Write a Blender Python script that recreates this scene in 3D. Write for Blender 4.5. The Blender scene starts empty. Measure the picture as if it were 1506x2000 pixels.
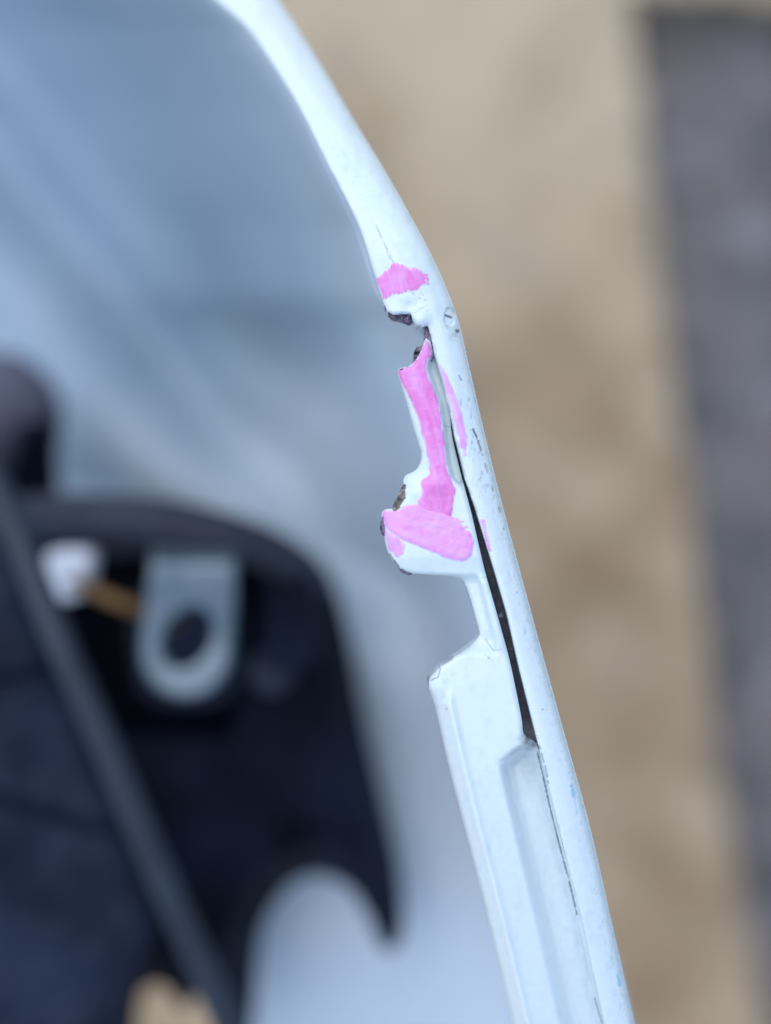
import bpy, bmesh, math, random
import numpy as np
from mathutils import Vector

random.seed(4)
rng = np.random.default_rng(4)
SC = bpy.context.scene
COL = SC.collection

# ------------------------------------------------------------------ camera
D = 0.20                       # lens to the plane in focus (the broken rim)
K = 12.55                      # photograph pixels per millimetre in that plane
cam = bpy.data.cameras.new('camera')
cam.sensor_fit = 'HORIZONTAL'
cam.sensor_width = 36.0
cam.lens = 36.0 * D / (1506 / K / 1000.0)
cam.clip_start = 0.005
cam.clip_end = 400.0
cam.dof.use_dof = True
cam.dof.focus_distance = D + 0.001
cam.dof.aperture_fstop = cam.lens / 1000.0 / 0.0108
cam_ob = bpy.data.objects.new('camera', cam)
cam_ob.location = (0, 0, D)
COL.objects.link(cam_ob)
SC.camera = cam_ob

# ------------------------------------------------------------------ light
SUN_EL, SUN_AZ = math.radians(64), math.radians(-38)     # azimuth from +Y towards +X
w = bpy.data.worlds.new('World')
SC.world = w
w.use_nodes = True
nt = w.node_tree
nt.nodes.clear()
sky = nt.nodes.new('ShaderNodeTexSky')
sky.sky_type = 'NISHITA'
sky.sun_disc = False
sky.sun_elevation = SUN_EL
sky.sun_rotation = SUN_AZ
sky.air_density = 1.0
sky.dust_density = 0.7
sky.ozone_density = 2.5
bg = nt.nodes.new('ShaderNodeBackground')
bg.inputs['Strength'].default_value = 0.15
wo = nt.nodes.new('ShaderNodeOutputWorld')
nt.links.new(sky.outputs[0], bg.inputs[0])
nt.links.new(bg.outputs[0], wo.inputs[0])
sun = bpy.data.lights.new('sun', 'SUN')
sun.energy = 0.9
sun.angle = math.radians(85)
sun.color = (1.0, 0.95, 0.87)
so = bpy.data.objects.new('sun', sun)
d = Vector((math.sin(SUN_AZ) * math.cos(SUN_EL), math.cos(SUN_AZ) * math.cos(SUN_EL), math.sin(SUN_EL)))
so.rotation_euler = d.to_track_quat('Z', 'Y').to_euler()
so.location = d * 3
COL.objects.link(so)
SC.view_settings.view_transform = 'Standard'
SC.view_settings.look = 'None'
SC.view_settings.exposure = 0.70
SC.view_settings.gamma = 1.0

# ------------------------------------------------------------------ numeric helpers
def unp(px, py, z):
    """a place given on the plane in focus, moved to its real height z (mm) -> metres"""
    s = (D * 1000 - z) / (D * 1000)
    px = np.asarray(px, float); py = np.asarray(py, float); z = np.asarray(z, float) + 0 * px
    return np.stack([(px - 753) / K * s, (1000 - py) / K * s, z], -1) / 1000.0

def sst(a, b, x):
    t = np.clip((x - a) / (b - a), 0, 1)
    return t * t * (3 - 2 * t)

def sp(x, wd):                 # soft max(0, x)
    return wd * np.logaddexp(0, x / wd)

def hsh(i, j, s):
    n = (i.astype(np.int64) * 374761393 + j.astype(np.int64) * 668265263 + s * 974711) & 0x7fffffff
    n = ((n ^ (n >> 13)) * 1274126177) & 0x7fffffff
    return ((n ^ (n >> 16)) & 0xffff) / 65535.0

def vnoise(x, y, s=0):
    i, j = np.floor(x), np.floor(y)
    fx, fy = x - i, y - j
    fx = fx * fx * (3 - 2 * fx); fy = fy * fy * (3 - 2 * fy)
    a, b = hsh(i, j, s), hsh(i + 1, j, s)
    c, e = hsh(i, j + 1, s), hsh(i + 1, j + 1, s)
    return (a * (1 - fx) + b * fx) * (1 - fy) + (c * (1 - fx) + e * fx) * fy

def fbm(x, y, s=0, o=3):
    r = 0; a = 1; t = 0
    for k in range(o):
        r = r + a * vnoise(x * 2 ** k, y * 2 ** k, s + k); t += a; a *= .5
    return r / t

def crom(P, n=6, closed=True):
    P = np.array(P, float); m = len(P); out = []
    for i in range(m if closed else m - 1):
        g = (lambda k: P[k % m]) if closed else (lambda k: P[min(max(k, 0), m - 1)])
        p0, p1, p2, p3 = g(i - 1), g(i), g(i + 1), g(i + 2)
        c = max(1, int(min(n, np.hypot(*(p2 - p1)[:2]) / 5)))
        for q in range(c):
            t = q / c
            m1, m2 = (p2 - p0) * .5, (p3 - p1) * .5
            L = np.linalg.norm(p2 - p1)
            for mm in (m1, m2):
                l = np.linalg.norm(mm)
                if l > L: mm *= L / l
            out.append((2*t**3-3*t**2+1)*p1 + (t**3-2*t**2+t)*m1 + (-2*t**3+3*t**2)*p2 + (t**3-t**2)*m2)
    if not closed: out.append(P[-1])
    return np.array(out)

def ragged(P, amp, wl, seed, where=None):
    """break an outline into small uneven teeth"""
    P = np.array(P, float); Q = np.roll(P, -1, 0); out = []
    L = 0
    for a, b in zip(P, Q):
        l = np.hypot(*(b - a)); c = max(1, int(l / 2.5)); nrm = np.array([b[1]-a[1], a[0]-b[0]]) / max(l, 1e-6)
        for q in range(c):
            p = a + (b - a) * q / c
            s = np.array([(L + l * q / c) / wl])
            n = float(fbm(s, s * 0 + .5, seed, 3)[0]) - .5
            A = amp if where is None else amp * where(p)
            out.append(p + nrm * n * 2 * A)
        L += l
    return np.array(out)

def near(px, py, line, closed=False, reach=90.0):
    """distance and nearest point on a line, worked in bands of rows"""
    A = np.array(line, float); B = np.roll(A, -1, 0) if closed else A[1:]
    A = A if closed else A[:-1]
    dist = np.full(px.shape, reach); qx = px.copy(); qy = py.copy()
    order = np.argsort(py, kind='stable')
    for k in range(0, len(order), 4000):
        I = order[k:k + 4000]
        x, y = px[I], py[I]
        m = (np.maximum(A[:, 1], B[:, 1]) > y.min() - reach) & (np.minimum(A[:, 1], B[:, 1]) < y.max() + reach)
        m &= (np.maximum(A[:, 0], B[:, 0]) > x.min() - reach) & (np.minimum(A[:, 0], B[:, 0]) < x.max() + reach)
        if not m.any(): continue
        a, b = A[m], B[m]; ab = b - a
        t = ((x[:, None] - a[:, 0]) * ab[:, 0] + (y[:, None] - a[:, 1]) * ab[:, 1]) / np.maximum((ab ** 2).sum(1), 1e-9)
        t = np.clip(t, 0, 1)
        nx, ny = a[:, 0] + t * ab[:, 0], a[:, 1] + t * ab[:, 1]
        dd = np.hypot(x[:, None] - nx, y[:, None] - ny)
        j = dd.argmin(1); r = np.arange(len(I))
        ok = dd[r, j] < reach
        dist[I] = np.where(ok, dd[r, j], reach)
        qx[I] = np.where(ok, nx[r, j], x); qy[I] = np.where(ok, ny[r, j], y)
    return dist, qx, qy

def inside(px, py, poly):
    A = np.array(poly, float); B = np.roll(A, -1, 0)
    c = np.zeros(px.shape, bool)
    for (x1, y1), (x2, y2) in zip(A, B):
        if y1 == y2: continue
        m = ((y1 > py) != (y2 > py))
        c[m] ^= px[m] < (x2 - x1) * (py[m] - y1) / (y2 - y1) + x1
    return c

# ------------------------------------------------------------------ object helpers
def link(name, me, mat, parent=None, smooth=True):
    o = bpy.data.objects.new(name, me)
    if mat is not None: me.materials.append(mat)
    COL.objects.link(o)
    if parent is not None:
        o.parent = parent
        me.transform(__import__('mathutils').Matrix.Translation(-parent.location))
    if smooth:
        me.polygons.foreach_set('use_smooth', np.ones(len(me.polygons), bool))
    return o

def mesh(name, V, F, mat, parent=None, smooth=True, attrs=None):
    me = bpy.data.meshes.new(name)
    me.from_pydata([tuple(map(float, v)) for v in V], [], [tuple(map(int, f)) for f in F])
    for k, v in (attrs or {}).items():
        a = me.attributes.new(k, 'FLOAT', 'POINT')
        a.data.foreach_set('value', np.asarray(v, np.float32))
    me.update()
    return link(name, me, mat, parent, smooth)

def thing(name, label, cat, loc=(0, 0, 0), group=None):
    o = bpy.data.objects.new(name, None)
    o.empty_display_size = .02
    o.location = loc
    COL.objects.link(o)
    return tag(o, label, cat, group)

def tag(o, label, cat, group=None):
    o['label'] = label; o['category'] = cat
    if group: o['group'] = group
    return o

def plate(name, poly, hfun, mat, parent=None, step=1.6, skirt=4.0, rows=3, lean=0.0, masks=None, holes=()):
    """a moulded piece: its outline, the relief of its face (hfun, mm) and side walls skirt mm deep"""
    poly = np.array(poly, float)
    x0, y0 = poly.min(0) - step; x1, y1 = poly.max(0) + step
    nx, ny = int((x1 - x0) / step) + 2, int((y1 - y0) / step) + 2
    gx, gy = np.meshgrid(x0 + np.arange(nx) * step, y0 + np.arange(ny) * step)
    sh = gx.shape; gx = gx.ravel(); gy = gy.ravel()
    ins = inside(gx, gy, poly)
    for h in holes: ins &= ~inside(gx, gy, h)
    I2 = ins.reshape(sh)
    cell = I2[:-1, :-1] | I2[1:, :-1] | I2[:-1, 1:] | I2[1:, 1:]
    cj, ci = np.nonzero(cell)
    a = cj * nx + ci
    quads = np.stack([a + nx, a + nx + 1, a + 1, a], 1)
    used = np.unique(quads)
    remap = -np.ones(nx * ny, np.int64); remap[used] = np.arange(len(used))
    quads = remap[quads]
    px, py, ins = gx[used], gy[used], ins[used]
    out = ~ins
    if out.any():
        best, qx, qy = near(px[out], py[out], poly, True, 12 + 4 * step)
        for h in holes:
            d2, hx, hy = near(px[out], py[out], h, True, 12 + 4 * step)
            m = d2 < best
            best = np.where(m, d2, best); qx = np.where(m, hx, qx); qy = np.where(m, hy, qy)
        px[out], py[out] = qx, qy
    z = hfun(px, py)
    V = unp(px, py, z)
    n0 = len(V)
    F = [tuple(q) for q in quads]
    e = np.concatenate([quads[:, [0, 1]], quads[:, [1, 2]], quads[:, [2, 3]], quads[:, [3, 0]]])
    cnt = {}
    for u, v in e.tolist():
        if (v, u) in cnt: del cnt[(v, u)]
        else: cnt[(u, v)] = 1
    bv = sorted({k for ed in cnt for k in ed})
    pos = {v: i for i, v in enumerate(bv)}
    B = V[bv]
    allV = [V]
    cen = V.mean(0)
    for r in range(1, rows + 1):
        t = r / rows
        b = B.copy(); b[:, 2] -= skirt * t / 1000
        if lean: b[:, :2] += (cen[:2] - b[:, :2]) * lean * t
        allV.append(b)
    nb = len(bv)
    for (u, v) in cnt:
        iu, iv = pos[u], pos[v]
        pu, pv = u, v
        for r in range(rows):
            qu, qv = n0 + r * nb + iu, n0 + r * nb + iv
            F.append((pv, pu, qu, qv)); pu, pv = qu, qv
    V = np.concatenate(allV)
    at = {}
    if masks:
        for k, fn in masks.items():
            m = fn(px, py)
            at[k] = np.concatenate([m] + [m[bv]] * rows)
    return mesh(name, V, F, mat, parent, True, at)

def tube(name, pts, rad, mat, parent=None, seg=14, sub=5, caps=True):
    P = crom(pts, sub, False) if sub > 1 else np.array(pts, float)
    # pts are (px, py, z mm)
    W = unp(P[:, 0], P[:, 1], P[:, 2])
    return tube_w(name, W, rad, mat, parent, seg, caps)

def tube_w(name, W, rad, mat, parent=None, seg=14, caps=True):
    n = len(W); V = []; F = []
    R = rad if callable(rad) else (lambda t: rad)
    up = Vector((0.13, 0.21, 1)).normalized()
    for i in range(n):
        t = Vector(W[min(i + 1, n - 1)] - W[max(i - 1, 0)]).normalized()
        a = t.cross(up).normalized(); b = a.cross(t)
        r = R(i / (n - 1)) / 1000
        for k in range(seg):
            an = 2 * math.pi * k / seg
            V.append(np.array(W[i]) + r * (math.cos(an) * np.array(a) + math.sin(an) * np.array(b)))
    for i in range(n - 1):
        for k in range(seg):
            k2 = (k + 1) % seg
            F.append((i * seg + k, i * seg + k2, (i + 1) * seg + k2, (i + 1) * seg + k))
    if caps:
        F.append(tuple(range(seg))[::-1]); F.append(tuple((n - 1) * seg + k for k in range(seg)))
    return mesh(name, V, F, mat, parent)

# ------------------------------------------------------------------ materials
def mat(name, base, rough=.45, metal=0.0, coat=0.0, spec=.5):
    m = bpy.data.materials.new(name); m.use_nodes = True
    n = m.node_tree.nodes; b = n['Principled BSDF']
    b.inputs['Base Color'].default_value = (*base, 1)
    b.inputs['Roughness'].default_value = rough
    b.inputs['Metallic'].default_value = metal
    b.inputs['Coat Weight'].default_value = coat
    b.inputs['Coat Roughness'].default_value = .12
    b.inputs['Specular IOR Level'].default_value = spec
    return m

def vary(m, scale, c1, c2, bump=0.0, bscale=None, det=5, bdist=.001, lo=.35, hi=.65):
    """base colour wanders between two colours; fine relief on top"""
    t = m.node_tree; n = t.nodes; b = n['Principled BSDF']
    tc = n.new('ShaderNodeTexCoord')
    no = n.new('ShaderNodeTexNoise'); no.inputs['Scale'].default_value = scale; no.inputs['Detail'].default_value = det
    t.links.new(tc.outputs['Object'], no.inputs['Vector'])
    r = n.new('ShaderNodeValToRGB')
    r.color_ramp.elements[0].position = lo; r.color_ramp.elements[0].color = (*c1, 1)
    r.color_ramp.elements[1].position = hi; r.color_ramp.elements[1].color = (*c2, 1)
    t.links.new(no.outputs['Fac'], r.inputs[0])
    t.links.new(r.outputs[0], b.inputs['Base Color'])
    if bump:
        n2 = n.new('ShaderNodeTexNoise'); n2.inputs['Scale'].default_value = bscale; n2.inputs['Detail'].default_value = 4
        t.links.new(tc.outputs['Object'], n2.inputs['Vector'])
        bp = n.new('ShaderNodeBump'); bp.inputs['Strength'].default_value = bump; bp.inputs['Distance'].default_value = bdist
        t.links.new(n2.outputs['Fac'], bp.inputs['Height'])
        t.links.new(bp.outputs[0], b.inputs['Normal'])
    return r.outputs[0]

def stain(m, src, attr, col, rough=None):
    """lay a mark or painted light (a per-vertex amount) over the base colour"""
    t = m.node_tree; n = t.nodes; b = n['Principled BSDF']
    a = n.new('ShaderNodeAttribute'); a.attribute_name = attr
    mx = n.new('ShaderNodeMix'); mx.data_type = 'RGBA'
    t.links.new(a.outputs['Fac'], mx.inputs['Factor'])
    t.links.new(src, mx.inputs['A'])
    mx.inputs['B'].default_value = (*col, 1)
    t.links.new(mx.outputs['Result'], b.inputs['Base Color'])
    return mx.outputs['Result']

M = {}
M['white'] = mat('white_plastic', (.8, .8, .8), .28, coat=.5)
s = vary(M['white'], 900, (.73, .815, .805), (.76, .845, .83), .05, 2600, bdist=.0002)
s = stain(M['white'], s, 'dirt', (.035, .035, .042))
s = stain(M['white'], s, 'bluemark', (.12, .42, .75))
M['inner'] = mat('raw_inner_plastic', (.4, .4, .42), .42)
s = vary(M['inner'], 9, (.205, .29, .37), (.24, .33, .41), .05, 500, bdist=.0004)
stain(M['inner'], s, 'painted_light', (.70, .78, .83))  # paler tone stands in for the light falling on the wall
M['pink'] = mat('pink_paint', (.9, .3, .75), .42, coat=.1)
s = vary(M['pink'], 260, (.84, .19, .55), (.89, .28, .64), .14, 1100, bdist=.0003)
s = stain(M['pink'], stain(M['pink'], s, 'film', (.88, .42, .80)), 'edge', (.80, .80, .82))
M['pinkpale'] = mat('pale_pink_paint', (.9, .4, .8), .45, coat=.1)
s = vary(M['pinkpale'], 260, (.90, .34, .77), (.92, .40, .81), .14, 1100, bdist=.0003)
s = stain(M['pinkpale'], stain(M['pinkpale'], s, 'film', (.90, .50, .84)), 'edge', (.80, .80, .82))
M['pinkthin'] = mat('thin_pink_paint', (.85, .35, .8), .45)
s = vary(M['pinkthin'], 260, (.80, .33, .76), (.86, .42, .80), .1, 1500, bdist=.0003)
s = stain(M['pinkthin'], stain(M['pinkthin'], s, 'film', (.85, .62, .84)), 'edge', (.80, .80, .82))
M['break'] = mat('broken_plastic', (.1, .09, .12), .7)
vary(M['break'], 700, (.018, .014, .026), (.33, .27, .36), .4, 1500, bdist=.0004, lo=.34, hi=.62)
M['breakbrown'] = mat('stained_break', (.2, .17, .14), .7)
vary(M['breakbrown'], 500, (.07, .06, .055), (.36, .30, .25), .4, 1200, bdist=.0006, lo=.4, hi=.6)
M['slotblack'] = mat('slot_black', (.012, .012, .014), .6)
s = vary(M['slotblack'], 900, (.009, .010, .014), (.026, .028, .036), .2, 2000, bdist=.0003)
s = stain(M['slotblack'], s, 'dirt', (.22, .22, .24))
M['black'] = mat('black_plastic', (.012, .014, .02), .6, spec=.08)
vary(M['black'], 25, (.001, .002, .006), (.008, .012, .029), .1, 300)
M['greyblack'] = mat('worn_black_plastic', (.05, .05, .06), .7, spec=.3)
vary(M['greyblack'], 30, (.025, .029, .043), (.046, .052, .070), .1, 300)
M['boot'] = mat('boot_rubber', (.07, .07, .09), .7)
vary(M['boot'], 30, (.075, .075, .105), (.11, .11, .145), .1, 300)
M['navy'] = mat('navy_black_plastic', (.01, .016, .03), .6, spec=.15)
vary(M['navy'], 35, (.004, .008, .018), (.018, .028, .052), .15, 300)
M['hose'] = mat('hose_rubber', (.05, .055, .065), .55)
vary(M['hose'], 60, (.013, .020, .033), (.025, .036, .052), .15, 400)
M['steel'] = mat('zinc_steel', (.5, .5, .5), .42, metal=.75)
vary(M['steel'], 90, (.14, .19, .22), (.22, .265, .29), .1, 700, bdist=.0003)
M['plug'] = mat('white_nylon', (.75, .76, .78), .4)
vary(M['plug'], 90, (.7, .72, .75), (.8, .8, .82))
M['wire'] = mat('orange_wire', (.3, .15, .05), .5)
vary(M['wire'], 60, (.12, .058, .010), (.19, .10, .022))

# ------------------------------------------------------------------ lines of the rim (photograph coordinates in the plane in focus)
RIGHT = crom([(360,-300),(455,-140),(545,0),(580,52),(632,135),(690,232),(745,322),(793,405),(840,492),(876,572),(899,640),
              (915,710),(945,840),(975,962),(1005,1075),(1040,1205),(1070,1315),(1100,1424),(1150,1605),(1198,1815),(1240,2000),(1290,2230),(1330,2420)], 8, False)
LEFT_A = [(140,-300),(300,-110),(425,0),(482,52),(532,122),(582,203),(640,318),(700,438),(733,540),(749,590),(757,607)]
TIP_A = [(768,613),(790,611),(803,612),(806,622),(813,634),(826,637),(836,634)]
SLOT_R = [(842,655),(848,690),(862,735),(879,800),(888,850),(900,897),(909,935),(931,1000),(965,1110),(991,1200),(1016,1310),(1041,1410),(1051,1450),
          (1060,1490),(1078,1560),(1098,1640),(1136,1790),(1168,1940),(1184,2010),(1234,2230),(1275,2420)]
OUTER = np.concatenate([RIGHT, np.array(SLOT_R[::-1] + TIP_A[::-1]), crom(LEFT_A[::-1], 8, False)])
CREASE = np.array([(250,-300),(400,-120),(502,0),(562,110),(611,210),(646,280),(692,362),(741,456),(772,515),(790,590),(800,660)], float)

FL_LEFT = [(832,660),(826,676),(818,694),(808,708),(797,715),(778,722),(781,740),(794,783),(806,826),(817,862),(824,886),(821,905),(811,919),(792,929),
           (788,945),(792,968),(784,984),(776,993),(750,996),(746,1012),(749,1042),(757,1076),(768,1098),(782,1112),(802,1119),(850,1123),
           (891,1126),(906,1136),(919,1168),(929,1204),(937,1234),(934,1247),(908,1271),(862,1302),(838,1328),(839,1348),(849,1376),
           (875,1490),(903,1600),(934,1720),(966,1850),(1002,2000),(1057,2230),(1105,2420)]
FL_RIGHT = [(1274,2420),(1233,2230),(1183,2010),(1167,1942),(1135,1791),(1097,1642),(1075,1553),(1058,1486),(1047,1452),(1030,1441),(1022,1430),(1019,1404),
            (996,1292),(970,1196),(946,1110),(921,1003),(907,950),(902,932),(894,898),(883.5,852),(877.5,802),(861,737),(847.3,691),(841,667)]
FLANGE = np.concatenate([crom(FL_LEFT, 5, False), crom(FL_RIGHT, 5, False)])

def hz(py):
    t = np.maximum(0, (520 - py) / 520)
    b = np.maximum(0, (py - 1400) / 600)
    return -34 * t ** 1.5 - 6 * b ** 2

def ix(line, py):
    L = np.array(line, float)
    return np.interp(py, L[:, 1], L[:, 0])

def rnd(d, r):                 # quarter-round edge of radius r mm, d in pixels
    q = np.clip(r - d / K, 0, r * .985)
    return r - np.sqrt(np.maximum(r * r - q * q, 0))

def outer_h(px, py):
    z = hz(py)
    u = px - ix(CREASE, py)
    z = z - .42 * sp(-u, 5) / K * sst(700, 560, py) + .01 * np.maximum(u, 0) / K
    z = z - .12 * np.exp(-(u / 2.2) ** 2) * sst(300, 430, py) * sst(600, 540, py)
    dR, _, _ = near(px, py, RIGHT, False, 80)
    z = z - rnd(dR, 3.6)
    dL, _, _ = near(px, py, OUTER[len(RIGHT):], False, 40)
    z = z - rnd(dL, .45)
    z = z + .75 * np.exp(-((px - 822) ** 2 + (py - 622) ** 2) / 16 ** 2) - .4 * np.exp(-((px - 800) ** 2 + (py - 600) ** 2) / 14 ** 2)
    e = ((px - 878) / 11) ** 2 + ((py - 620) / 20) ** 2
    z = z - .35 * sst(1.3, .5, e)
    z = z + .05 * (fbm(px / 40, py / 90, 3) - .5)
    return z

LB = np.array(FL_LEFT[36:], float)
CHAN = np.array([(960,1440),(968,1484),(985,1560),(1010,1665),(1042,1800),(1090,2010),(1140,2230),(1185,2420)], float)
RIDGE_N = np.array([(926,1100),(936,1128),(955,1205),(978,1292)], float)
PG = np.array([(846,640),(844,690),(836,706),(834,722),(846,757),(858,790),(865,830),(869,870),(873,905),(880,932),(905,960)], float)
RIDGE_U = np.array([(828,690),(812,720),(820,760),(832,800),(842,860),(850,920)], float)

def flange_h(px, py):
    z = hz(py) - .25
    low = sst(1340, 1390, py)
    u = px - ix(LB, py)
    z = z - low * (1.3 * sp(25 - u, 2.5) / K) + low * .42 * np.exp(-((u - 31) / 7) ** 2)
    # recessed channel beside the outer skin
    c = px - ix(CHAN, py)
    e = py - (1492 - (px - 968) * .66)
    ch = sst(0, 34, c) * sst(-4, 30, e)
    W = ix(FL_RIGHT[::-1], py) - ix(CHAN, py)
    z = z - ch * (1.9 + 2.5 * np.sqrt(np.clip(np.sin(np.pi * np.clip(c / np.maximum(W, 1), 0, 1) ** .8), 0, 1)) ) + 1.4 * sst(.45, 1.0, c / np.maximum(W, 1)) * ch
    # sloping end of the lower flange
    t = (1366 - (px - 850) * .42) - py
    z = z - sst(1225, 1262, py) * .05 * sp(t, 4) / K * sst(1400, 1360, py)
    z = z - 1.2 * sst(.0, 1.0, (862 - px) / 26) * sst(1290, 1320, py) * sst(1380, 1350, py)
    # narrow bridge between the two tabs
    r = px - ix(RIDGE_N, py)
    br = sst(1118, 1140, py) * sst(1285, 1250, py)
    z = z - br * (2.0 * sst(2, -7, r) + .45 * sst(8, 2, r) * 0)
    z = z + .5 * br * np.exp(-((r - 12) / 9) ** 2)
    # upper tab: left end bends down, lower edge rolls over
    tb = sst(975, 1000, py) * sst(1135, 1120, py)
    z = z - tb * 2.4 * np.clip((800 - px) / 50, 0, 1.3) ** 2
    z = z - sst(1080, 1125, py) * sst(1140, 1126, py) * .5
    # upper bar
    ub = sst(965, 925, py)
    ru = px - ix(RIDGE_U, py)
    z = z - ub * (.55 * sp(-ru - 6, 3) / K + .015 * np.abs(ru) / K)
    g = px - ix(PG, py)
    z = z - ub * (1.6 * sst(-2, 9, g) + .5 * np.maximum(g, 0) / K)
    dE, _, _ = near(px, py, FLANGE, True, 40)
    z = z - rnd(dE, .7) * (1 - .8 * ub * sst(0, 6, g))
    # swelling where the upper tab meets the bar
    z = z + .35 * np.exp(-(((px - 850) / 26) ** 2 + ((py - 945) / 16) ** 2))
    z = z + .06 * (fbm(px / 30, py / 60, 8) - .5)
    return z

# wear: small marks with shapes of their own
def stroke(px, py, pts, wd, amt=1.0, seed=0, brk=0.0):
    dd, _, _ = near(px, py, pts, False, wd * 3 + 4)
    wob = .55 + .9 * vnoise(px / 5, py / 5, seed)
    m = amt * np.clip(1.25 - dd / (wd * wob), 0, 1)
    if brk: m = m * sst(brk - .06, brk + .06, vnoise(px / 9, py / 9, seed + 5))
    return m

def spot(px, py, x, y, r, amt, seed=1):
    q = np.hypot(px - x, py - y) / (r * (.6 + .8 * vnoise(px / 4, py / 4, seed)))
    return amt * sst(1.1, .6, q)

def outer_dirt(px, py):
    m = np.zeros(px.shape)
    def add(v):
        np.maximum(m, v, out=m)
    add(stroke(px, py, [(735,440),(752,478),(768,512)], 1.6, .45, 2, .3))
    add(stroke(px, py, [(640,270),(700,372),(728,425)], 1.5, .16, 3, .5))
    add(stroke(px, py, [(745,470),(763,508)], 1.2, .35, 4, .4))
    ring = np.abs(np.sqrt(((px - 878) / 10) ** 2 + ((py - 620) / 19) ** 2) - 1) * 10
    add(.30 * sst(4.5, .6, ring) * sst(.3, .8, vnoise(px / 8, py / 8, 9)))
    add(stroke(px, py, [(870,616),(881,620)], 2.6, .95, 5))
    add(spot(px, py, 893, 646, 4.5, .8)); add(.35 * sst(16, 4, np.hypot(px - 886, (py - 655) * .8)) * vnoise(px / 4, py / 4, 12))
    for (x, y, r, a) in [(807,573,4,.25),(820,582,3.5,.22),(831,586,4,.2),(834,597,2.5,.25),(835,606,2.5,.2),(800,590,3,.12),
                         (1010,1157,2,.5),(1090,1240,2,.45),(1025,1235,2,.4),(1060,1385,2,.5),(980,1040,2,.3),(700,210,6,.12),(672,208,8,.10)]:
        add(spot(px, py, x, y, r, a, int(x)))
    add(stroke(px, py, [(816,602),(828,600),(810,611)], 1.3, .35, 6))
    add(stroke(px, py, [(822,570),(827,577)], 1.6, .3, 6))
    for (a, b, wd, am) in [((896,733),(901,742),1.6,.7),((924,838),(935,862),2.6,.9),((934,862),(942,888),2.2,.75),((947,905),(952,922),1.8,.5),
                           ((960,948),(963,958),1.8,.55),((974,992),(980,1004),2,.6),((981,1025),(984,1034),1.8,.6)]:
        add(stroke(px, py, [a, b], wd, am, int(a[1]), .3))
    # grime rubbed into the rounded outer edge
    dR, _, _ = near(px, py, RIGHT, False, 60)
    add(.30 * sst(30, 8, np.abs(dR - 20)) * sst(690, 760, py) * sst(1130, 900, py) * sst(.58, .80, fbm(px / 4, py / 12, 21)))
    add(.15 * sst(22, 5, np.abs(dR - 12)) * sst(.60, .75, fbm(px / 3, py / 9, 27)) * sst(900, 1050, py))
    # soot along the slot
    add(.55 * stroke(px, py, SLOT_R[:8], 3.0, .5, 31, .35))
    add(stroke(px, py, [(849,672),(853,688),(848,705)], 1.1, .4, 33))
    add(stroke(px, py, [(1053,1456),(1066,1500),(1071,1530)], 2.0, .6, 34, .2))
    add(.07 * sst(.55, .8, fbm(px / 14, py / 30, 41)))
    return m

def outer_blue(px, py):
    m = stroke(px, py, [(1117,1535),(1121,1556)], 4.0, .75, 3)
    m = np.maximum(m, stroke(px, py, [(1122,1560),(1128,1590)], 2.5, .3, 4))
    m = np.maximum(m, stroke(px, py, [(1206,1905),(1211,1925)], 3, .6, 6))
    m = np.maximum(m, stroke(px, py, [(1194,1868),(1200,1890)], 2, .3, 7, .3))
    return m

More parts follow.
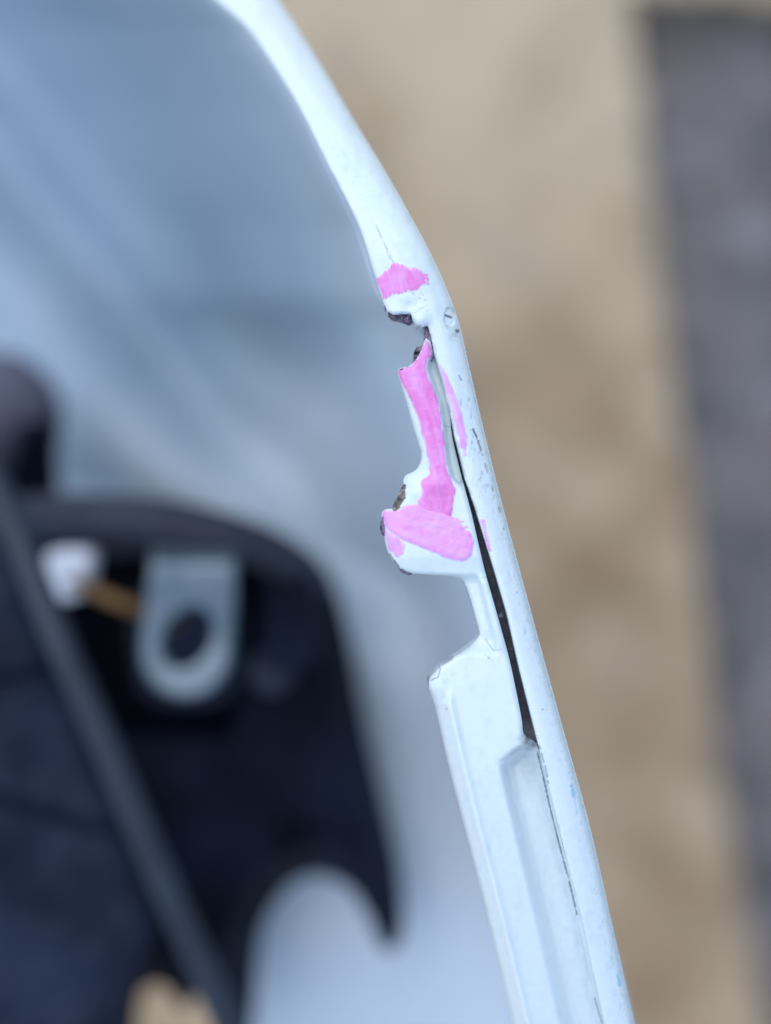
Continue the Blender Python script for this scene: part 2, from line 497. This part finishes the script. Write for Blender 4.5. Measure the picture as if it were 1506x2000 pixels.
def flange_dirt(px, py):
    m = np.zeros(px.shape)
    def add(v):
        np.maximum(m, v, out=m)
    # soot where the slot runs into the channel
    q = np.hypot((px - 1036) / 1.0, (py - 1446) / 1.0)
    sp_ = vnoise(px / 2.5, py / 2.5, 3)
    sq = fbm(px / 7, py / 7, 3)
    add(sst(34, 4, q) * (.35 + .75 * sq))
    ew = np.abs(py - (1490 - (px - 968) * .66))
    add(.5 * sst(12, 2, ew) * sst(960, 1000, px) * (.35 + .65 * sq))
    add(.5 * sst(66, 6, np.hypot(px - 1046, (py - 1480) * .7)) * (.15 + .35 * sq + .2 * sp_))
    add(.22 * sst(15, 3, np.abs(px - ix(CHAN, py) - 12)) * sst(1475, 1500, py) * sst(1900, 1500, py) * (.4 + .6 * fbm(px / 10, py / 30, 5)))
    # dirty joint along the channel's outer side
    j = [(x - 5, y) for (x, y) in FL_RIGHT[::-1] if False]
    jl = [(1050,1470),(1060,1512),(1071,1562),(1090,1640),(1112,1722),(1127,1786)]
    add(stroke(px, py, jl, 2.2, .85, 6, .12))
    add(stroke(px, py, [(1162,1950),(1172,1985),(1180,2010)], 2.6, .6, 7, .25))
    add(stroke(px, py, [(1128,1800),(1150,1900),(1164,1950)], 1.3, .3, 8, .35))
    add(.25 * sst(20, 3, np.abs(px - ix(FL_RIGHT[::-1], py) + 12)) * sst(1480, 1540, py) * fbm(px / 6, py / 16, 9))
    # chipped end of the lower flange
    add(stroke(px, py, [(858,1302),(880,1290),(906,1270)], 1.5, .45, 11, .25))
    add(stroke(px, py, [(842,1329),(856,1322),(860,1308),(858,1300)], 1.5, .6, 12, .15))
    add(stroke(px, py, [(837,1328),(836,1346)], 2.2, .7, 13))
    add(stroke(px, py, [(948,1248),(964,1271)], 1.3, .5, 14, .2)); add(stroke(px, py, [(964,1271),(980,1268)], 1.1, .35, 15))
    for (x, y, r, a) in [(955,1285,4,.3),(948,1280,2.5,.25),(962,1290,2,.3),(872,1384,2.5,.3),(870,1332,7,.12),(885,1316,6,.08)]:
        add(spot(px, py, x, y, r, a, int(x)))
    add(stroke(px, py, [(770,1095),(783,1112),(800,1121)], 3.2, .8, 16, .3))
    add(stroke(px, py, [(762,1083),(772,1102)], 2, .6, 17, .3))
    add(.5 * sst(14, 3, np.hypot(px - 905, py - 940)) * sp_)
    add(stroke(px, py, [(938,1128),(952,1127)], 1.1, .3, 18))
    add(stroke(px, py, [(884,850),(893,890),(904,935)], 2.0, .75, 19, .2))
    add(stroke(px, py, [(858,832),(872,832),(884,836)], 1.0, .3, 20))
    add(.5 * sst(26, 4, np.hypot(px - 846, py - 688)) * (.4 + .6 * sp_))
    add(.05 * sst(.55, .8, fbm(px / 14, py / 30, 43)))
    return m

# ------------------------------------------------------------------ the fairing
fair = thing('fairing', 'white plastic fairing with a broken rim daubed with pink paint', 'fairing', (0.02, 0.0, -0.30))
zero = lambda x, y: np.zeros(x.shape)
plate('outer_skin', OUTER, outer_h, M['white'], fair, 1.6, 5.0, 3, masks={'dirt': outer_dirt, 'bluemark': outer_blue})
plate('inner_flange', FLANGE, flange_h, M['white'], fair, 1.6, 5.0, 4, masks={'dirt': flange_dirt, 'bluemark': zero})
SLOT_STRIP = np.concatenate([crom([(838,640),(852,720),(884,880),(905,960),(930,1050),(960,1160),(990,1290),(1012,1400),(1020,1450)], 4, False),
                       crom([(1062,1450),(1048,1400),(1025,1300),(990,1170),(962,1060),(935,970),(908,880),(870,740),(852,640)], 4, False)])
plate('dark_slot_strip', SLOT_STRIP, lambda x, y: hz(y) - 3.2 - 2.2 * sst(960, 880, y) + .25 * (fbm(x / 6, y / 20, 6) - .5), M['slotblack'], fair, 3, 3, 1,  # black strip added under the slot to keep it dark
      masks={'dirt': lambda x, y: np.maximum(np.maximum(spot(x, y, 978, 1202, 4.5, .9), .8 * sst(1395, 1446, y) * (.35 + .65 * fbm(x / 5, y / 5, 17))), .35 * sst(.66, .9, vnoise(x / 4, y / 4, 3)) * vnoise(x / 30, y / 30, 8))})

def paint(pts, h, lift, amp, wl, seed, label, where=None, swell=.25, m='pink', ang=1.3):
    P = ragged(crom(pts, 4), amp, wl, seed, where)
    ca, sa = math.cos(ang), math.sin(ang)
    def film(px, py):
        dd, _, _ = near(px, py, P, True, 20)
        a, b = px * ca + py * sa, -px * sa + py * ca
        st = fbm(a / 60, b / 6, seed, 3)
        bl = fbm(px / 18, py / 18, seed + 9, 2)
        return np.clip(.5 * sst(.42, .80, st) + .35 * sst(.5, .78, bl), 0, 1)
    def edge(px, py):
        dd, _, _ = near(px, py, P, True, 20)
        a, b = px * ca + py * sa, -px * sa + py * ca
        return np.clip((.5 if m == 'pinkthin' else .85) * sst(4.0, .2, dd) * sst(.35, .62, fbm(a / 14, b / 2.6, seed + 40, 2)), 0, 1)
    def f(px, py):
        dd, _, _ = near(px, py, P, True, 14)
        return h(px, py) + lift * sst(-1, 6, dd) + .02 + swell * .3 * (fbm(px / 9, py / 9, seed + 3) - .5) * sst(0, 8, dd) + .06 * (fbm((px * ca + py * sa) / 40, (-px * sa + py * ca) / 5, seed, 2) - .5) * sst(0, 6, dd)
    o = plate('paint_mark', P, f, M[m], fair, 1.5, .12, 1, masks={'film': film, 'edge': edge})
    o['label'] = label
    return o
paint([(735,546),(748,531),(762,523),(768,512),(779,515),(792,519),(812,525),(822,527),(828,533),(838,537),(831,540),(840,546),(832,548),(839,552),(826,556),(812,566),(796,568),(787,574),(766,575),(758,582),(748,584),(741,566)],
      outer_h, .10, 4.5, 9, 11, 'short pink daub across the rim above the break', lambda p: .35 + 1.3 * (p[0] > 800))
paint([(831,662),(838,670),(843,692),(836,706),(834,722),(846,757),(858,790),(865,830),(869,870),(873,907),(879,932),(890,955),(886,975),(881,1008),(862,1010),(836,1003),
       (815,985),(823,962),(822,938),(835,930),(838,915),(834,888),(828,862),(818,827),(808,797),(797,772),(787,750),(780,738),(778,722.5),(797,715.5),(808,708.5),(818,694.5),(826,676.5)],
      flange_h, .16, 1.6, 14, 23, 'long pink stripe down the upper bar of the flange', None, .5)
paint([(747,998),(780,995),(790,986),(815,986),(845,996),(878,1004),(890,1014),(893,1008),(896,1016),(912,1016),(900,1022),(906,1027),(918,1030),(907,1033),(920,1042),(925,1057),(923,1077),(915,1092),(899,1097),(872,1091),(832,1074),(800,1061),(782,1052),(768,1045),(762,1040),
       (755,1034),(749,1020)], flange_h, .24, 2.6, 11, 31, 'broad pale pink stroke across the upper tab', lambda p: .5 + .8 * (p[0] > 880 and p[1] < 1060), .5, 'pinkpale', .36)
paint([(746,1004),(750,1022),(757,1036),(772,1046),(786,1056),(791,1066),(789,1082),(783,1085),(777,1090),(770,1084),(763,1078),(756,1062),(749,1044),(745,1022)],
      flange_h, .08, 2.6, 8, 61, 'thin pink patch wrapped round the tip of the upper tab', None, .3, 'pinkthin')
paint([(854,706),(862,714),(875,736),(889,769),(900,798),(906,824),(910,848),(912,866),(909,880),(911,888),(905,890),(899,874),(893,850),(888,830),(882,803),(873,772),(864,738)], outer_h, .07, 2.6, 10, 41,
      'thin pink sliver on the outer skin beside the slot', lambda p: .3 + 1.2 * (p[1] > 850), m='pinkthin')
paint([(938,1014),(948,1017),(952,1040),(957,1062),(959,1078),(952,1072),(946,1048)], outer_h, .03, 3.2, 7, 51, 'faint pink smear on the outer skin right of the slot', m='pinkthin')

def brk(pts, z, m, amp, seed, label, skirt=4):
    P = ragged(crom(pts, 4), 1.3, 7, seed)
    o = plate('broken_edge', P, lambda x, y: hz(y) + z + amp * (fbm(x / 6, y / 6, seed, 2) - .5 + .2 * (vnoise(x / 2.4, y / 2.4, seed) - .5)) * 2.2, m, fair, 1.1, skirt, 2)
    o['label'] = label
    return o
brk([(750,594),(756,606),(764,617),(778,622),(790,625),(800,629),(808,622),(812,612),(800,600),(775,600)], -1.9, M['break'], .7, 3, 'ragged dark break under the upper rim')
brk([(838,640),(842,656),(846,672),(846,700),(836,712),(812,716),(795,722),(779,722),(802,713),(808,700),(808,690),(814,678),(824,675),(829,655),(830,640)], -1.5, M['break'], .6, 5, 'dark torn notch at the tip of the upper bar')
brk([(791,945),(796,966),(788,994),(767,996),(773,977),(781,959)], -1.0, M['breakbrown'], .5, 7, 'brown stained break on the tab edge')
brk([(747,1008),(743,1024),(743,1036),(749,1048),(760,1040),(758,1015)], -2.7, M['break'], .3, 9, 'small dark chip on the tip of the upper tab', 2)
brk([(776,1106),(783,1117),(797,1124),(806,1122),(800,1112),(785,1106)], -1.6, M['break'], .3, 13, 'small dark chip on the lower corner of the upper tab', 2)

# inner wall of the fairing: one deep bowl seen from above
def shell_start(py):
    a = ix(LEFT_A + [(775, 640)], py) + 7
    b = ix(SLOT_R, py) + 22
    t = sst(560, 720, py)
    return a * (1 - t) + b * t

def make_shell():
    ny, nx = 220, 150
    py = np.linspace(-420, 2420, ny)[:, None] + np.zeros((1, nx))
    s = (np.linspace(0, 1, nx) ** 1.25)[None, :] + 0 * py
    B = shell_start(py[:, 0])[:, None]
    Lend = (-520 + 950 * sst(1500, 1950, py[:, :1]))
    px = B + (Lend - B) * s
    u = B - px
    lowr = sst(-100, 1700, py + .25 * px)
    ue = np.maximum(0, sp(u - 45 * (1 - lowr), 18) - .6)
    dep = 4.6 + .10 * np.minimum(u, 60) + (285 - 80 * lowr) * (1 - np.exp(-ue / (235 - 170 * lowr))) + .02 * u
    # moulded folds that run down to the right
    wv = (py - 280) - 1.08 * px
    wv = wv + 170 * (fbm(px / 420, py / 420, 15, 2) - .5)
    fade = sst(40, 260, u) * sst(1500, 1100, py)
    dep = dep + fade * (13 * np.exp(-(wv / 95) ** 2) - 15 * np.exp(-((wv - 260) / 130) ** 2) + 3 * np.exp(-((wv + 200) / 80) ** 2) - 4 * np.exp(-((wv + 340) / 90) ** 2))
    wv2 = (py - 905) - .3 * px
    dep = dep + fade * 10 * np.exp(-(wv2 / 60) ** 2)
    z = hz(py) * np.exp(-u / 900) - dep
    V = unp(px.ravel(), py.ravel(), z.ravel())
    F = [(j * nx + i, (j + 1) * nx + i, (j + 1) * nx + i + 1, j * nx + i + 1) for j in range(ny - 1) for i in range(nx - 1)]
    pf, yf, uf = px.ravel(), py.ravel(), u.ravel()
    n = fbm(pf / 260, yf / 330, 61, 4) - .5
    lit = .10 + .85 * sst(150, 1320, yf + 420 * n + .62 * (pf - 720))  # light gradient put into the colour: brighter low down and towards the rim
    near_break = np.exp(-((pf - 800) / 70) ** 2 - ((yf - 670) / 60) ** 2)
    lit = np.clip(lit + .5 * near_break + .22 * n + .34 * sst(360, 30, uf) * sst(1200, 500, yf), 0, 1)  # painted light also lifts the break and the strip under the rim
    global SHELL_N, SHELL_V
    SHELL_N, SHELL_V = (ny, nx), V.copy()
    return mesh('inner_wall', V, F, M['inner'], fair, True, {'painted_light': lit})
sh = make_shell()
mod = sh.modifiers.new('thickness', 'SOLIDIFY'); mod.thickness = .0025; mod.offset = 0

def make_side():
    """outer face: starts at the rounded rim and runs down behind the inner wall"""
    ny, nx = SHELL_N
    W = SHELL_V.reshape(ny, nx, 3)
    py = np.linspace(-420, 2420, ny)
    k = np.arange(0, int(nx * .78), 2)
    R0 = unp(ix(RIGHT, py) - 2.0, py, hz(py) - 3.4)
    G = W[:, k, :].copy()
    G[:, 0, :] = R0
    t = np.exp(-np.arange(len(k)) / 10.0)[None, :, None]
    off = (R0 - W[:, 0, :])[:, None, :] * t + np.array([.012, 0, -.014])[None, None, :] * (1 - t)
    G[:, 1:, :] = (W[:, k, :] + off)[:, 1:, :]
    V = G.reshape(-1, 3); n = len(k)
    F = [(a * n + b, a * n + b + 1, (a + 1) * n + b + 1, (a + 1) * n + b) for a in range(ny - 1) for b in range(n - 1)]
    return mesh('outer_wall', V, F, M['white'], fair, True, {'dirt': np.zeros(len(V)), 'bluemark': np.zeros(len(V))})
make_side()

# ------------------------------------------------------------------ black bracket with steel lug
br = thing('bracket', 'black plastic bracket with a hooked arm and a drilled steel lug inside the fairing', 'bracket', (-0.08, -0.05, -0.25))
BODY = crom([(-260,1010),(0,985),(150,978),(330,985),(480,1018),(600,1080),(645,1128),(678,1240),(708,1400),(745,1560),(778,1700),(788,1790),(782,1838),(764,1858),(742,1846),(720,1792),(688,1742),
             (650,1716),(610,1710),(568,1728),(530,1775),(508,1830),(497,1890),(492,1960),(482,2060),(458,2010),(430,1962),(402,1938),(378,1952),(362,1974),(345,1958),(325,1930),(292,1926),(264,1962),(250,2050),(246,2250),(-260,2250)], 6)
def body_h(px, py):
    dd, _, _ = near(px, py, BODY, True, 70)
    z = -172 - 20 * np.sqrt(np.maximum(0, 1 - np.clip(dd / 60, 0, 1)) ** 2)
    z = z - 9 * sst(0, 1, sst(1560, 1640, py) * sst(540, 570, px) * sst(715, 685, px))
    z = z - 25 * sst(465, 480, px) * sst(515, 505, px) * sst(1120, 1150, py) * sst(1270, 1240, py)
    z = z - 18 * sst(1060, 1110, py) * sst(470, 440, px) * sst(1450, 1380, py)
    z = z + 5 * (fbm(px / 160, py / 220, 5) - .5)
    return z
plate('body', BODY, body_h, M['black'], br, 7, 14, 3)
tube('top_bar', [(-250,1040,-152),(0,1020,-148),(60,1010,-146),(170,1008,-144),(330,1020,-144),(470,1056,-145),(580,1104,-150),(625,1150,-160)], lambda t: 6.2 - 2.4 * max(0, t - .75) * 4, M['greyblack'], br, 18, 6)
plate('ledge', crom([(60,1000),(180,990),(330,1010),(470,1050),(470,1095),(320,1085),(160,1085),(100,1075)], 5), lambda x, y: -164 + 0 * x, M['greyblack'], br, 8, 12, 2)
plate('rib', crom([(515,1110),(600,1120),(612,1180),(610,1290),(590,1310),(520,1300),(512,1200)], 4), lambda x, y: -146 + 0 * x, M['black'], br, 6, 22, 2)
SIDE = crom([(-280,1000),(0,1060),(60,1200),(150,1420),(235,1620),(300,1790),(290,1850),(245,1920),(225,2000),(200,2250),(-280,2250)], 5)
def side_h(px, py):
    dd, _, _ = near(px, py, SIDE, True, 60)
    return -142 - rnd(dd, 3) + 6 * (fbm(px / 130, py / 150, 77) - .5) - 5 * sst(14, 3, np.abs(py - 1560 - .3 * px)) - 4 * sst(12, 3, np.abs(py - 1330 + .2 * px))
plate('side_panel', SIDE, side_h, M['navy'], br, 6, 12, 2)
# steel lug: a bent strip with a round end and an eye
LUG = np.concatenate([np.array([(296,1068),(460,1080),(458,1180),(452,1255)]), np.array([(362 + 88 * math.cos(a), 1272 + 92 * math.sin(a)) for a in np.linspace(-.1, math.pi + .12, 26)]), np.array([(282,1200),(290,1130)])])
EYE = np.array([(366 + 46 * .87 * math.cos(a) + 64 * .5 * math.sin(a), 1246 + 46 * .5 * math.cos(a) - 64 * .87 * math.sin(a)) for a in np.linspace(0, 2 * math.pi, 40, endpoint=False)])
def lug_h(px, py):
    dd, _, _ = near(px, py, LUG, True, 30)
    d2, _, _ = near(px, py, EYE, True, 30)
    return -126 + 3.0 * sst(1250, 1080, py) - 9 * sst(1105, 1070, py) - rnd(dd, 1.0) - rnd(d2, .8)
plate('steel_lug', LUG, lug_h, M['steel'], br, 4, 4.0, 2, holes=(EYE,))
plate('backing', crom([(270,1150),(460,1150),(470,1290),(430,1370),(300,1370),(262,1290)], 5), lambda x, y: -158 + 3 * (fbm(x / 60, y / 60, 4) - .5), M['navy'], br, 8, 10, 2)
# bolt head beside the lug
def bolt():
    c = unp(530, 1312, -154)
    bm = bmesh.new()
    prof = [(0, 3.4), (2.2, 3.2), (3.6, 2.2), (4.1, .8), (4.1, 0), (6.2, 0), (6.4, -1.2)]
    n = 24; rows = []
    for (r, z) in prof:
        rows.append([bm.verts.new((c[0] + r / 1000 * math.cos(2 * math.pi * k / n) * (1 + .04 * math.cos(6 * 2 * math.pi * k / n) * (0 < r < 5)), c[1] + r / 1000 * math.sin(2 * math.pi * k / n), c[2] + z / 1000)) for k in range(n)])
    for a, b in zip(rows, rows[1:]):
        for k in range(n): bm.faces.new((a[k], b[k], b[(k + 1) % n], a[(k + 1) % n]))
    bmesh.ops.remove_doubles(bm, verts=bm.verts, dist=1e-7)
    me = bpy.data.meshes.new('bolt'); bm.to_mesh(me); bm.free()
    return link('bolt', me, M['greyblack'], br)
bolt()

# ------------------------------------------------------------------ hose, boot, plug
hose = tube('hose', [(-120,720,-134),(-40,880,-126),(24,1020,-120),(104,1222,-114),(196,1432,-114),(276,1622,-118),(354,1800,-125),(440,1990,-134),(530,2200,-146),(610,2420,-156)],
            lambda t: 3.8 + .08 * math.sin(t * 260), M['hose'], None, 18, 16)
tag(hose, 'dark grey rubber hose running diagonally past the black bracket', 'hose')

boot = thing('rubber_boot', 'rounded black rubber boot at the left edge above the bracket', 'rubber boot', tuple(unp(10, 810, -150)))
def make_boot():
    P = [(-10, 0), (30, 0)]
    W0 = unp(-90, 850, -205); W1 = unp(96, 770, -225)
    n = 26; pts = np.array([W0 + (W1 - W0) * t for t in np.linspace(-.6, 1, n)])
    def r(t):
        e = math.sqrt(max(1e-4, 1 - max(0, (t - .72) / .29) ** 2))
        return 20.0 * e * (1 + .03 * math.sin(t * 60))
    tube_w('sleeve', pts, r, M['boot'], boot, 24)
    a = unp(60, 850, -205); b = unp(70, 1010, -215)
    tube_w('stem', np.array([a + (b - a) * t for t in np.linspace(-.2, 1.2, 8)]), 8.0, M['black'], boot, 18)
make_boot()

plug = thing('wire_plug', 'small white plug on a brown orange wire left of the steel lug', 'plug', tuple(unp(130, 1130, -140)))
PL = crom([(96,1078),(172,1076),(176,1110),(164,1152),(140,1172),(112,1166),(96,1130)], 5)
def plug_h(px, py):
    dd, _, _ = near(px, py, PL, True, 40)
    return -134 - rnd(dd, 2.2) + 0 * px
plate('shell', PL, plug_h, M['plug'], plug, 4, 9, 3)
tube('wire', [(120,1128,-137),(165,1146,-134),(205,1164,-132.5),(250,1182,-133.5),(300,1200,-140),(345,1215,-155)], 1.9, M['wire'], plug, 14, 6)

# ------------------------------------------------------------------ ground
GZ = -900.0
def blot(m, src, scale, col, lo, hi, amt, off):
    """separate patches of another colour"""
    t = m.node_tree; n = t.nodes
    tc = n.new('ShaderNodeTexCoord'); mp = n.new('ShaderNodeMapping'); mp.inputs['Location'].default_value = (off, off * 2, 0)
    no = n.new('ShaderNodeTexNoise'); no.inputs['Scale'].default_value = scale; no.inputs['Detail'].default_value = 2
    t.links.new(tc.outputs['Object'], mp.inputs[0]); t.links.new(mp.outputs[0], no.inputs['Vector'])
    rp = n.new('ShaderNodeValToRGB'); rp.color_ramp.elements[0].position = lo; rp.color_ramp.elements[1].position = hi
    rp.color_ramp.elements[1].color = (amt, amt, amt, 1)
    t.links.new(no.outputs['Fac'], rp.inputs[0])
    mx = n.new('ShaderNodeMix'); mx.data_type = 'RGBA'
    t.links.new(rp.outputs[0], mx.inputs['Factor']); t.links.new(src, mx.inputs['A']); mx.inputs['B'].default_value = (*col, 1)
    t.links.new(mx.outputs['Result'], n['Principled BSDF'].inputs['Base Color'])
    return mx.outputs['Result']

def ground():
    # asphalt sheet out to the horizon
    m = mat('asphalt', (.06, .06, .07), .8)
    s = vary(m, 26, (.112, .103, .096), (.205, .185, .168), .6, 90, det=6, bdist=.006)
    s = blot(m, s, 11, (.04, .04, .043), .54, .64, .9, 1.3)
    s = blot(m, s, 9, (.21, .165, .145), .54, .72, .8, 5.2)
    s = blot(m, s, 16, (.30, .285, .28), .58, .68, .8, 7.4)
    S = 150.0
    V = [(-S, -S, GZ / 1000 - .04), (S, -S, GZ / 1000 - .04), (S, S, GZ / 1000 - .04), (-S, S, GZ / 1000 - .04)]
    o = mesh('asphalt_road', V, [(0, 1, 2, 3)], m, None, False); o['kind'] = 'structure'
    # sandy pavement with a worn, uneven edge
    p = mat('sandy_pavement', (.4, .3, .2), .85)
    s = vary(p, 12, (.31, .20, .10), (.50, .35, .20), .5, 120, det=3, bdist=.004, lo=.30, hi=.70)
    # paler sand towards the far part
    t = p.node_tree; n = t.nodes
    tc = n.new('ShaderNodeTexCoord'); no = n.new('ShaderNodeTexNoise'); no.inputs['Scale'].default_value = 2.2; no.inputs['Detail'].default_value = 6
    t.links.new(tc.outputs['Object'], no.inputs['Vector'])
    sx = n.new('ShaderNodeSeparateXYZ'); t.links.new(tc.outputs['Object'], sx.inputs[0])
    ma = n.new('ShaderNodeMath'); ma.operation = 'MULTIPLY_ADD'; ma.inputs[1].default_value = .9
    t.links.new(sx.outputs['Y'], ma.inputs[0]); t.links.new(no.outputs['Fac'], ma.inputs[2])
    rp = n.new('ShaderNodeValToRGB'); rp.color_ramp.elements[0].position = .66; rp.color_ramp.elements[1].position = .92; rp.color_ramp.elements[1].color = (.95, .95, .95, 1)
    t.links.new(ma.outputs[0], rp.inputs[0])
    mx = n.new('ShaderNodeMix'); mx.data_type = 'RGBA'
    t.links.new(rp.outputs[0], mx.inputs['Factor']); t.links.new(s, mx.inputs['A']); mx.inputs['B'].default_value = (.60, .465, .29, 1)
    s = mx.outputs['Result']
    s = blot(p, s, 8.5, (.17, .105, .045), .52, .68, .34, 3.1)
    s = blot(p, s, 12, (.20, .125, .055), .54, .68, .34, 21.3)
    s = blot(p, s, 10, (.60, .455, .285), .52, .70, .5, 9.7)
    s = blot(p, s, 14, (.38, .285, .19), .54, .68, .4, 15.1)
    edge = [(1690,2700),(1600,2400),(1545,2180),(1503,2010),(1480,1880),(1452,1740),(1432,1600),(1408,1450),(1396,1330),(1376,1180),(1360,1030),(1342,880),(1322,740),(1312,640),(1296,540),(1290,430),(1272,310),(1262,200),(1248,80),(1238,8),
            (1320,10),(1370,20),(1420,12),(1470,26),(1520,30),(1700,36)]
    E = unp(*(np.array(edge, float) - (14, 32)).T, GZ)
    pts = [(E[0][0] + .4, -S * .9)] + [tuple(e[:2]) for e in E] + [(S * .9, E[-1][1] + .5), (S * .9, S * .9), (-S * .9, S * .9), (-S * .9, -S * .9)]
    # fine teeth along the visible edge
    r2 = []
    for a, b in zip(pts[1:len(E)], pts[2:len(E) + 1]):
        for q in range(6):
            f = q / 6
            r2.append((a[0] + (b[0] - a[0]) * f + rng.normal(0, .0022), a[1] + (b[1] - a[1]) * f + rng.normal(0, .0022)))
    pts = [pts[0]] + r2 + pts[len(E):]
    bm = bmesh.new()
    top = [bm.verts.new((x, y, GZ / 1000)) for x, y in pts]
    bm.faces.new(top)
    low = [bm.verts.new((x, y, GZ / 1000 - .035)) for x, y in pts]
    k = len(pts)
    for i in range(k): bm.faces.new((top[i], low[i], low[(i + 1) % k], top[(i + 1) % k]))
    bmesh.ops.recalc_face_normals(bm, faces=bm.faces)
    bmesh.ops.triangulate(bm, faces=[f for f in bm.faces if len(f.verts) > 4])
    me = bpy.data.meshes.new('pavement'); bm.to_mesh(me); bm.free()
    o = link('pavement', me, p, None, False); o['kind'] = 'structure'
ground()
